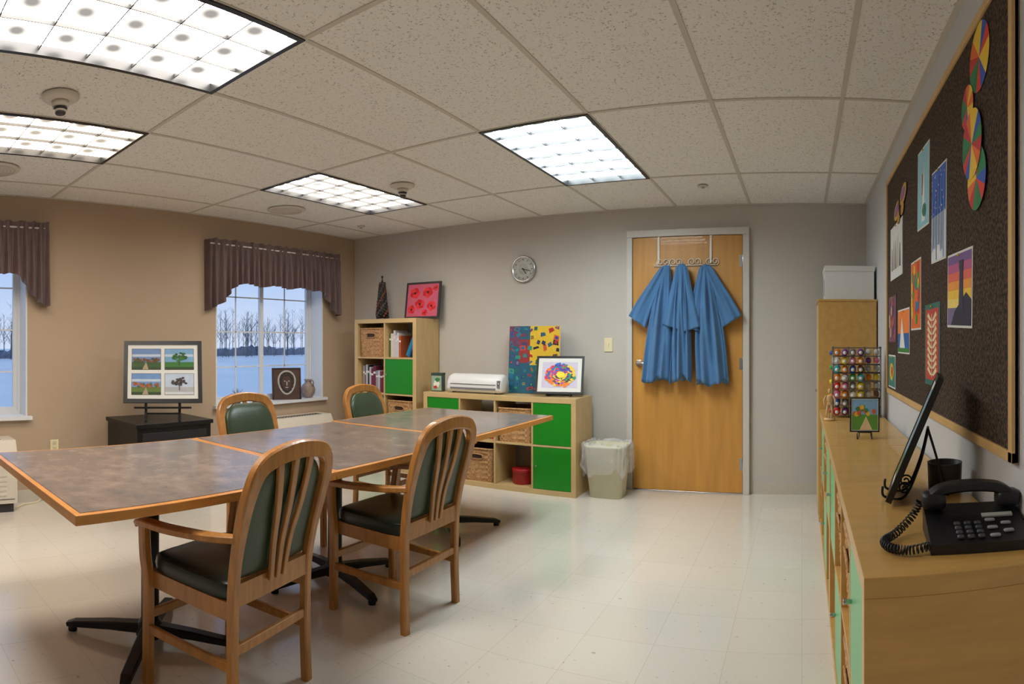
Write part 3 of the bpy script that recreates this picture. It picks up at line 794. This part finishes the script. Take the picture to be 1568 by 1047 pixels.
for i in range(40):
    a = r.uniform(0, 2 * pi); e = r.uniform(-.3, 1.4); l = r.uniform(.04, .075)
    b.tube([(0, 0, .07), (l * cos(a) * cos(e), l * sin(a) * cos(e), .09 + l * sin(e))], [.002, .0008], DGREY, 4)
b.done('wire_tree_ornament', (XL - .06, 3.42, WZ0 + .019))

# ------------------------------------------------------------------ right side
b = B()
b.box(.118, .525, 4.225, 4.72, 0, 1.545, BIRCHS)
b.box(.112, .118, 4.235, 4.47, .05, 1.53, BIRCH); b.box(.112, .118, 4.475, 4.71, .05, 1.53, BIRCH)
b.box(.108, .528, 4.22, 4.725, 1.545, 1.56, BIRCHS)
for z in (.9,): b.cyl((.112, 4.45, z), (.095, 4.45, z), .007, .007, STEEL, 10); b.cyl((.112, 4.495, z), (.095, 4.495, z), .007, .007, STEEL, 10)
b.done('tall_birch_cabinet', bevel=.002)
b = B(); b.box(.165, .515, 4.29, 4.66, 1.561, 1.80, WHITE); b.box(.16, .52, 4.285, 4.665, 1.765, 1.802, WHITE); b.box(.1635, .165, 4.4, 4.5, 1.6, 1.72, C(150, 150, 155)); b.done('white_storage_box', bevel=.004)

CT = .791
b = B(); WIRE = mat('wire_grey', (120, 120, 122), .3, metal=.8, var=.05)
pal = [C(220, 40, 40), C(240, 140, 30), C(240, 215, 50), C(60, 160, 70), C(40, 90, 180), C(120, 60, 150), C(230, 120, 160), C(60, 190, 200), C(225, 225, 220), C(120, 80, 50), C(130, 130, 134)]
W, H, D = .30, .44, .16; r = random.Random(2)
for x in (-W / 2, -W / 6, W / 6, W / 2):
    for y in (-D / 2, D / 2): b.tube([(x, y, 0), (x, y, H)], .0028, WIRE, 6)
for k in range(9):
    z = .012 + k * .0525
    b.tube([(-W / 2, -D / 2, z), (W / 2, -D / 2, z), (W / 2, D / 2, z), (-W / 2, D / 2, z)], .0024, WIRE, 6, closed=True)
    b.tube([(-W / 2, 0, z), (W / 2, 0, z)], .002, WIRE, 5)
    if k < 8:
        for i in range(6):
            x = -W / 2 + .027 + i * .0495
            if i < 4:
                m = pal[(k * 3 + i * 5 + r.randint(0, 3)) % 11]
                b.cyl((x, -D / 2 + .003, z + .023), (x, D / 2 - .02, z + .027), .0205, .0205, m, 14)
                b.cyl((x, -D / 2 - .018, z + .022), (x, -D / 2 + .003, z + .023), .009, .012, PAPERW, 12)
            else:
                m = pal[(k * 2 + i) % 11]
                b.cyl((x, -D / 2 + .05, z + .023), (x, D / 2 - .02, z + .027), .0165, .0185, C(190, 188, 184) if k % 2 else m, 14)
                b.tube([(x - .02, -D / 2, z), (x - .02, -D / 2, z + .05)], .0018, WIRE, 5)
for i in range(5):
    z = .04 + i * .09
    b.cyl((-W / 2 - .02, -D / 2 + .05, z), (-W / 2 + .0, -D / 2 + .05, z), .012, .015, pal[i], 10)
b.done('paint_bottle_rack', (.345, 3.80, CT), (0, 0, radians(-5)))

b = B(); MN = mat('mannequin_wood', (216, 180, 130), .5, var=.06)
b.lathe([(.035, 0), (.035, .012)], (0, 0, 0), MN, 24); b.tube([(0, 0, .01), (0, 0, .09)], .003, STEEL, 6)
b.rbox((0, 0, .10), (.03, .02, .025), MN, .8, .8, 12); b.rbox((0, 0, .13), (.036, .022, .045), MN, .8, .8, 12); b.rbox((0, 0, .175), (.018, .02, .028), MN, .8, .8, 12)
for s in (-1, 1):
    b.tube([(s * .01, 0, .095), (s * .016, -.008, .055), (s * .018, 0, .018)], [.007, .006, .005], MN, 8)
    b.tube([(s * .02, 0, .148), (s * .034, -.005, .12), (s * .03, -.02, .09)], [.005, .005, .004], MN, 8)
b.done('wooden_mannequin', (.165, 3.62, CT))

def smallart(b, x0, x1, z0, z1, y):
    h = z1 - z0; w = x1 - x0; r = random.Random(31)
    rect(b, x0, x1, z0, z1, y, C(130, 180, 220)); rect(b, x0, x1, z0, z0 + h * .5, y, C(90, 150, 50), 2)
    for i in range(14): blob(b, x0 + w * r.uniform(.1, .9), z0 + h * r.uniform(.5, .75), w * .08, h * .08, y, [C(220, 90, 40), C(60, 130, 60), C(230, 190, 60)][i % 3], 3 + i * .05, 8)
    b.poly([(x0 + w * .3, y - EPS * 4, z0), (x0 + w * .8, y - EPS * 4, z0), (x0 + w * .55, y - EPS * 4, z0 + h * .45)], C(225, 200, 150))
art('small_framed_landscape', .145, .17, .006, BLACK, .004, (.305, 2.93, CT + .03), (radians(-14), 0, radians(-8)), smallart, .008)
b = B()
for s in (-1, 1): b.tube(cr([(s * .035, -.03, .03), (s * .035, -.032, .004), (s * .035, .0, .004), (s * .03, .045, .004), (s * .02, .035, .10)], 5), .0028, BLACK, 6)
b.tube([(-.035, .004, .028), (.035, .004, .028)], .0025, BLACK, 6)
b.done('small_plate_easel', (.305, 2.925, CT), (0, 0, radians(-8)))

def darkart(b, x0, x1, z0, z1, y):
    rect(b, x0, x1, z0, z1, y, C(214, 210, 200)); rect(b, x0 + .03, x1 - .03, z0 + .03, z1 - .03, y, C(120, 150, 170), 2); rect(b, x0 + .03, x1 - .03, z0 + .03, z0 + .1, y, C(90, 110, 60), 3)
RZ = radians(-102)
art('framed_picture', .27, .385, .02, BLACK, 0, (.272, 1.83, CT + .012), (radians(-23), 0, RZ), darkart, .018)
b = B()
for s in (-1, 1):
    b.tube(cr([(s * .05, -.035, .035), (s * .05, -.03, .005), (s * .05, .03, .005), (s * .045, .075, .10), (s * .04, .10, .20)], 6), .004, BLACK, 8)
b.tube(cr([(0, .10, .2), (0, .13, .1), (0, .15, .005), (0, .17, .01), (0, .175, .03), (0, .16, .035), (0, .155, .022)], 6), .004, BLACK, 8)
b.tube([(-.04, .10, .2), (.04, .10, .2)], .004, BLACK, 8)
for s in (-1, 1): b.tube([(s * .05, .03 + .02 * (1 - i / 24 * .8) * cos(i * .4), .03 + .02 * (1 - i / 24 * .8) * sin(i * .4)) for i in range(24)], .003, BLACK, 6)
b.done('wire_easel', (.285, 1.83, CT + .003), (0, 0, RZ))

b = B(); CUPM = mat('dark_ceramic', (62, 54, 52), .45, var=.1)
b.lathe([(.048, 0), (.052, .004), (.055, .085), (.056, .09), (.051, .09), (.048, .01)], (0, 0, 0), CUPM, 40); b.done('dark_cup', (.448, 1.86, CT))

# telephone
b = B(); PH = mat('phone_black', (20, 20, 24), .4, var=.1); BT = mat('phone_button', (64, 66, 72), .4, var=.1)
b.prism([(-.115, -.09, .0), (-.115, .10, 0), (-.115, .10, .062), (-.115, .03, .050), (-.115, -.09, .022)], (.23, 0, 0), PH)
sl = Matrix.Translation((0, -.03, .0375)) @ Matrix.Rotation(math.atan2(.028, .12), 4, 'X')
for i in range(4):
    for j in range(3): b.rbox((-.045 + j * .024, -.04 + i * .019, .003), (.017, .012, .008), BT, .4, .5, 12, M=sl, nz=4)
for i in range(5): b.rbox((.035 + (i % 2) * .035, -.04 + i * .017, .003), (.026, .009, .007), C(150, 152, 156), .4, .5, 12, M=sl, nz=4)
b.box(.02, .095, .045, .06, .0, .004, C(170, 175, 170), M=sl)
HS = cr([(-.105, .062, .085), (-.07, .062, .108), (0, .062, .115), (.07, .062, .108), (.105, .062, .085)], 8)
b.sweep(HS, [.042] * len(HS), [.024] * len(HS), PH, ref=(0, 1, 0), smooth=False)
for s in (-1, 1): b.rbox((s * .092, .062, .082), (.062, .056, .042), PH, .6, .5, 24)
path = cr([(-.125, .075, .075), (-.145, .07, .04), (-.185, .03, .014), (-.215, -.025, .013), (-.20, -.075, .013), (-.16, -.088, .013), (-.112, -.07, .015)], 60)
hel = []
for i, p in enumerate(path):
    T = (path[min(i + 1, len(path) - 1)] - path[max(i - 1, 0)]).normalized(); S = Vector((0, 0, 1)); S = (S - T * S.dot(T)).normalized(); Nn = T.cross(S)
    a = i * .62; hel.append(p + (S * cos(a) + Nn * sin(a)) * .009)
b.tube(hel, .0022, PH, 6)
b.done('desk_telephone', (.405, 1.375, CT), (0, 0, radians(-6)))

# cork board
b = B(); FR = mat('board_frame_oak', (214, 176, 118), .4, var=.08, scale=10)
y0, y1, z0, z1 = 1.42, 3.67, .955, 2.24; xw = XR - .002; f = .028
b.box(xw - .012, xw, y0, y1, z0, z1, CORK)
b.box(xw - .020, xw, y0, y1, z0, z0 + f, FR); b.box(xw - .020, xw, y0, y1, z1 - f, z1, FR)
b.box(xw - .020, xw, y0, y0 + f, z0, z1, FR); b.box(xw - .020, xw, y1 - f, y1, z0, z1, FR)
b.done('bulletin_board', bevel=.002)
def pinned(name, yc, zc, w, h, fn, roll=0., bm=PAPERW, border=.008):
    b = B(); y = 0
    b.box(-w / 2, w / 2, 0, .0015, -h / 2, h / 2, bm)
    fn(b, -w / 2 + border, w / 2 - border, -h / 2 + border, h / 2 - border, 0)
    b.rbox((0, -.004, h / 2 - .012), (.009, .009, .009), C(220, 200, 60), .9, .9, 10, nz=5)
    return b.done(name, (xw - .0142, yc, zc), (0, radians(roll), radians(-90)))
def a_draw(b, x0, x1, z0, z1, y):
    rect(b, x0, x1, z0, z1, y, C(225, 225, 222)); r = random.Random(13)
    for i in range(5):
        cx = x0 + (x1 - x0) * (.15 + .17 * i); h = (z1 - z0)
        b.poly([(cx - .02, y - EPS * 2, z0 + h * .15), (cx + .02, y - EPS * 2, z0 + h * .15), (cx + .008, y - EPS * 2, z0 + h * r.uniform(.5, .85)), (cx - .008, y - EPS * 2, z0 + h * .6)], [C(90, 90, 100), C(160, 90, 70), C(70, 110, 90), C(180, 160, 120), C(60, 60, 70)][i])
def a_blue(b, x0, x1, z0, z1, y):
    rect(b, x0, x1, z0, z1, y, C(150, 205, 220)); b.poly([(-.03, y - EPS * 2, z0 + .02), (.05, y - EPS * 2, z0 + .02), (.02, y - EPS * 2, z1 - .05)], C(230, 240, 240)); rect(b, -.02, -.005, -.03, .06, y, C(190, 60, 50), 3); blob(b, .03, -.1, .04, .03, y, C(60, 120, 100), 3)
def a_stripe(b, x0, x1, z0, z1, y):
    rect(b, x0, x1, z0, z1, y, C(226, 232, 240)); rect(b, x0, x1, (z0 + z1) / 2, z1, y, C(44, 92, 190), 2)
    r = random.Random(5)
    for i in range(9): x = x0 + .012 + i * (x1 - x0 - .02) / 9; rect(b, x, x + .008, z0 + r.uniform(0, .06), z1 - r.uniform(.02, .12), y, C(40, 50, 80) if i % 2 else C(90, 140, 220), 3)
    for i in range(25): blob(b, r.uniform(x0 + .01, x1 - .01), r.uniform(0, z1 - .01), .004, .004, y, PAPERW, 4)
def a_org(b, x0, x1, z0, z1, y):
    rect(b, x0, x1, z0, z1, y, C(230, 110, 40)); r = random.Random(6); pal2 = [C(60, 160, 70), C(220, 60, 40), C(240, 190, 50), C(50, 120, 170)]
    for i in range(26): blob(b, r.uniform(x0 + .02, x1 - .02), r.uniform(z0 + .02, z1 - .02), .022, .028, y, pal2[i % 4], 2 + i * .06, 8, .3, i)
def a_sun(b, x0, x1, z0, z1, y):
    h = z1 - z0
    for i, c_ in enumerate([(120, 90, 150), (190, 90, 140), (235, 110, 90), (245, 160, 60), (250, 205, 70), (252, 225, 120)][::-1]): rect(b, x0, x1, z0 + h * (.25 + i * .125), z0 + h * (.375 + i * .125), y, C(*c_))
    rect(b, x0, x1, z0, z0 + h * .25, y, C(120, 110, 150))
    b.poly([(x0 + .05, y - EPS * 2, z0), (x1, y - EPS * 2, z0), (x1, y - EPS * 2, z0 + h * .35), (x1 - .06, y - EPS * 2, z0 + h * .45), (x0 + .10, y - EPS * 2, z0 + h * .2)], C(40, 36, 60))
    b.poly([(x1 - .15, y - EPS * 3, z0 + h * .2), (x1 - .09, y - EPS * 3, z0 + h * .2), (x1 - .10, y - EPS * 3, z0 + h * .8), (x1 - .14, y - EPS * 3, z0 + h * .8)], C(50, 44, 74))
    rect(b, x1 - .145, x1 - .095, z0 + h * .78, z0 + h * .9, y, C(44, 40, 60), 4)
def a_leaf(b, x0, x1, z0, z1, y):
    rect(b, x0, x1, z0, z1, y, C(200, 70, 60))
    for i in range(9):
        z = z0 + .02 + i * (z1 - z0 - .04) / 9
        for s in (-1, 1): b.poly([(0, y - EPS * 2, z), (s * .07, y - EPS * 2, z + .035), (s * .09, y - EPS * 2, z + .02), (s * .03, y - EPS * 2, z - .002)], C(232, 214, 170))
    rect(b, -.005, .005, z0 + .01, z1 - .02, y, C(232, 214, 170), 3)
def a_land(b, x0, x1, z0, z1, y):
    h = z1 - z0; rect(b, x0, x1, z0, z1, y, C(240, 130, 50)); rect(b, x0, x1, z0, z0 + h * .45, y, C(40, 100, 170), 2); b.poly([(x0 + .06, y - EPS * 3, z0 + h * .1), (x0 + .22, y - EPS * 3, z0 + h * .1), (x0 + .13, y - EPS * 3, z0 + h * .85)], PAPERW); rect(b, x0, x1, z0, z0 + h * .1, y, C(60, 130, 60), 4)
def a_pur(b, x0, x1, z0, z1, y):
    rect(b, x0, x1, z0, z1, y, C(120, 80, 100)); r = random.Random(9)
    for i in range(12): blob(b, r.uniform(x0 + .03, x1 - .03), r.uniform(z0 + .03, z1 - .03), .03, .03, y, [C(190, 90, 80), C(90, 60, 110), C(200, 160, 120)][i % 3], 2 + i * .1)
def a_grn(b, x0, x1, z0, z1, y):
    rect(b, x0, x1, z0, z1, y, C(70, 130, 120)); blob(b, 0, 0, .07, .05, y, C(220, 190, 60), 2); blob(b, .02, .0, .03, .03, y, C(200, 70, 50), 3)
pinned('pinned_drawing', 3.30, 1.765, .42, .30, a_draw)
pinned('pinned_iceberg_painting', 2.55, 1.925, .25, .345, a_blue, 2)
pinned('pinned_birch_painting', 2.255, 1.75, .25, .36, a_stripe, 2)
pinned('pinned_fish_painting', 2.72, 1.475, .24, .32, a_org)
pinned('pinned_lighthouse_painting', 1.95, 1.435, .32, .255, a_sun, 2)
pinned('pinned_leaf_painting', 2.37, 1.25, .28, .33, a_leaf, 0, C(50, 110, 100), .022)
pinned('pinned_sailboat_painting', 3.06, 1.315, .35, .23, a_land)
pinned('pinned_portrait_painting', 3.44, 1.39, .28, .27, a_pur, 0, C(90, 60, 70))
pinned('pinned_still_life', 3.46, 1.09, .26, .19, a_grn)
b = B()
for s in (-1, 1):
    blob(b, s * .10, .01, .10, .045, 0, C(205, 165, 60), 1, 18, .05); blob(b, s * .10, .012, .07, .028, 0, C(150, 90, 150), 2, 18, .05); blob(b, s * .06, -.05, .05, .03, 0, C(190, 140, 60), 1.5, 14, .05)
b.rbox((0, -.004, -.01), (.02, .01, .11), C(70, 50, 30), .8, .8, 12); b.done('paper_moth', (xw - .0185, 3.14, 1.985), (0, radians(-12), radians(-90)), fix=False)
cols = [C(222, 50, 36), C(245, 200, 40), C(20, 130, 70), C(36, 84, 190), C(235, 110, 30), C(20, 120, 60), C(240, 205, 50), C(200, 40, 40)]
def pinwheel(name, discs):
    b = B()
    for k, (yc, zc, r, n, off) in enumerate(discs):
        for i in range(n):
            a0 = 2 * pi * i / n + off; a1 = 2 * pi * (i + 1) / n + off; q = 4
            yy = -.002 * (k + 1)
            pts = [(-(yc - discs[0][0]), yy, zc - discs[0][1])] + [(-(yc - discs[0][0]) + r * cos(a0 + (a1 - a0) * j / q), yy, zc - discs[0][1] + r * sin(a0 + (a1 - a0) * j / q)) for j in range(q + 1)]
            b.poly(pts, cols[(i * 3 + k) % 8])
    return b.done(name, (xw - .0135, discs[0][0], discs[0][1]), (0, 0, radians(-90)), fix=False)
pinwheel('paper_color_wheel_garland', [(1.715, 2.105, .100, 12, .2), (1.838, 2.0, .068, 10, .5), (1.73, 1.75, .095, 12, .1), (1.775, 1.865, .105, 14, .4)])

# ------------------------------------------------------------------ ceiling devices
CW = mat('device_ivory', (216, 208, 196), .5, var=.02)
ZC = CEIL - .006
def detector(name, x, y):
    b = B()
    b.lathe([(.088, 0), (.088, -.010), (.07, -.022), (.055, -.026)], (0, 0, 0), CW, 36)
    b.lathe([(.042, -.026), (.040, -.045), (.03, -.052)], (0, 0, 0), CW, 28)
    for k in range(3): b.lathe([(.028 - .003 * k, -.052 - k * .011), (.034 - .004 * k, -.056 - k * .011), (.022, -.062 - k * .011)], (0, 0, 0), CW if k % 2 else DGREY, 24)
    b.done(name, (x, y, ZC))
detector('smoke_detector', -2.64, .943); detector('smoke_detector.001', -2.70, 3.47)
for k, (x, y) in enumerate(((-3.93, 3.43), (-3.88, .93))):
    b = B(); b.lathe([(.165, 0), (.165, -.005), (.15, -.011), (.01, -.013)], (0, 0, 0), CW, 40)
    for q in range(5): b.tube([((.13 - q * .024) * cos(2 * pi * j / 32), (.13 - q * .024) * sin(2 * pi * j / 32), -.0125) for j in range(32)], .002, TB, 5, closed=True)
    b.done('ceiling_speaker' + ('' if k == 0 else '.001'), (x, y, ZC))
for k, (x, y) in enumerate(((-.72, 4.35), (-3.98, 4.45))):
    b = B(); b.lathe([(.038, 0), (.038, -.006), (.03, -.010)], (0, 0, 0), CW, 24); b.lathe([(.012, -.01), (.012, -.018)], (0, 0, 0), STEEL, 12)
    b.done('fire_sprinkler' + ('' if k == 0 else '.001'), (x, y, ZC))

b = B(); b.tube(cr([(XL + .02, 1.58, .38), (XL + .03, 1.55, .2), (XL + .04, 1.45, .02), (XL + .10, 1.3, .012), (XL + .2, 1.21, .02)], 6), .004, IV, 6); b.done('heater_power_cord')

# ------------------------------------------------------------------ outdoors
SNOW = mat('snow', (235, 238, 240), .6, var=.04, scale=.3)
b = B(); b.poly([(-150, -80, -.5), (WX - .1, -80, -.5), (WX - .1, 160, -.5), (-150, 160, -.5)], SNOW); b.done('snowy_ground_outside')
BARK = mat('bark', (128, 126, 130), .9, var=.2); BUSH = mat('brush', (128, 134, 148), .95, var=.3, scale=2)
b = B(); r = random.Random(12)
prof = []
for i in range(420):
    y = -30 + i * .42; prof.append((y, .35 + .25 * sin(i * .21) + .4 * r.random()))
rings = [[(-62, y, -.5) for y, h in prof], [(-62, y, h) for y, h in prof]]
b.loft(rings, BUSH, False, False, False)
for i in range(480):
    y = -28 + i * .37 + r.uniform(-.3, .3); x = -60 + r.uniform(-5, 5); h = r.uniform(3, 5.6)
    b.tube([(x, y, -.5), (x + r.uniform(-.2, .2), y + r.uniform(-.3, .3), h)], [.06, .018], BARK, 4)
    for q in range(12):
        z = h * r.uniform(.2, .97); a = r.uniform(0, 2 * pi); l = (h - z) * .35 + .35
        b.tube([(x, y, z), (x + l * .5 * cos(a), y + l * sin(a), z + l * 1.1)], [.022, .007], BARK, 3)
b.done('bare_treeline', fix=False)

w = bpy.data.worlds.new('dusk'); SC.world = w; w.use_nodes = True
N = w.node_tree.nodes; L = w.node_tree.links; bg = N['Background']
tc = N.new('ShaderNodeTexCoord'); sx = N.new('ShaderNodeSeparateXYZ'); rp = N.new('ShaderNodeValToRGB')
L.new(tc.outputs['Generated'], sx.inputs[0]); L.new(sx.outputs[2], rp.inputs[0])
e = rp.color_ramp.elements; e[0].position = 0; e[0].color = (.60, .70, .90, 1); e[1].position = .6; e[1].color = (.32, .48, .80, 1)
x = e.new(.12); x.color = (.42, .58, .88, 1)
L.new(rp.outputs[0], bg.inputs[0]); bg.inputs[1].default_value = 1.1

# ------------------------------------------------------------------ camera (the photograph is a stitched cylindrical panorama)
cd = bpy.data.cameras.new('camera'); cam = bpy.data.objects.new('camera', cd); SC.collection.objects.link(cam)
cam.location = (0, 0, CAMH); cam.rotation_euler = (pi / 2, 0, .48); cd.lens = 18.5; cd.clip_start = .02; cd.clip_end = 500
cd.type = 'PANO'
cd.panorama_type = 'CENTRAL_CYLINDRICAL'
cd.central_cylindrical_range_u_min = -784 / 925; cd.central_cylindrical_range_u_max = 784 / 925
cd.central_cylindrical_range_v_min = -523.5 / 925; cd.central_cylindrical_range_v_max = 523.5 / 925
cd.central_cylindrical_radius = 1.0
SC.camera = cam
SC.view_settings.view_transform = 'Standard'; SC.view_settings.look = 'None'
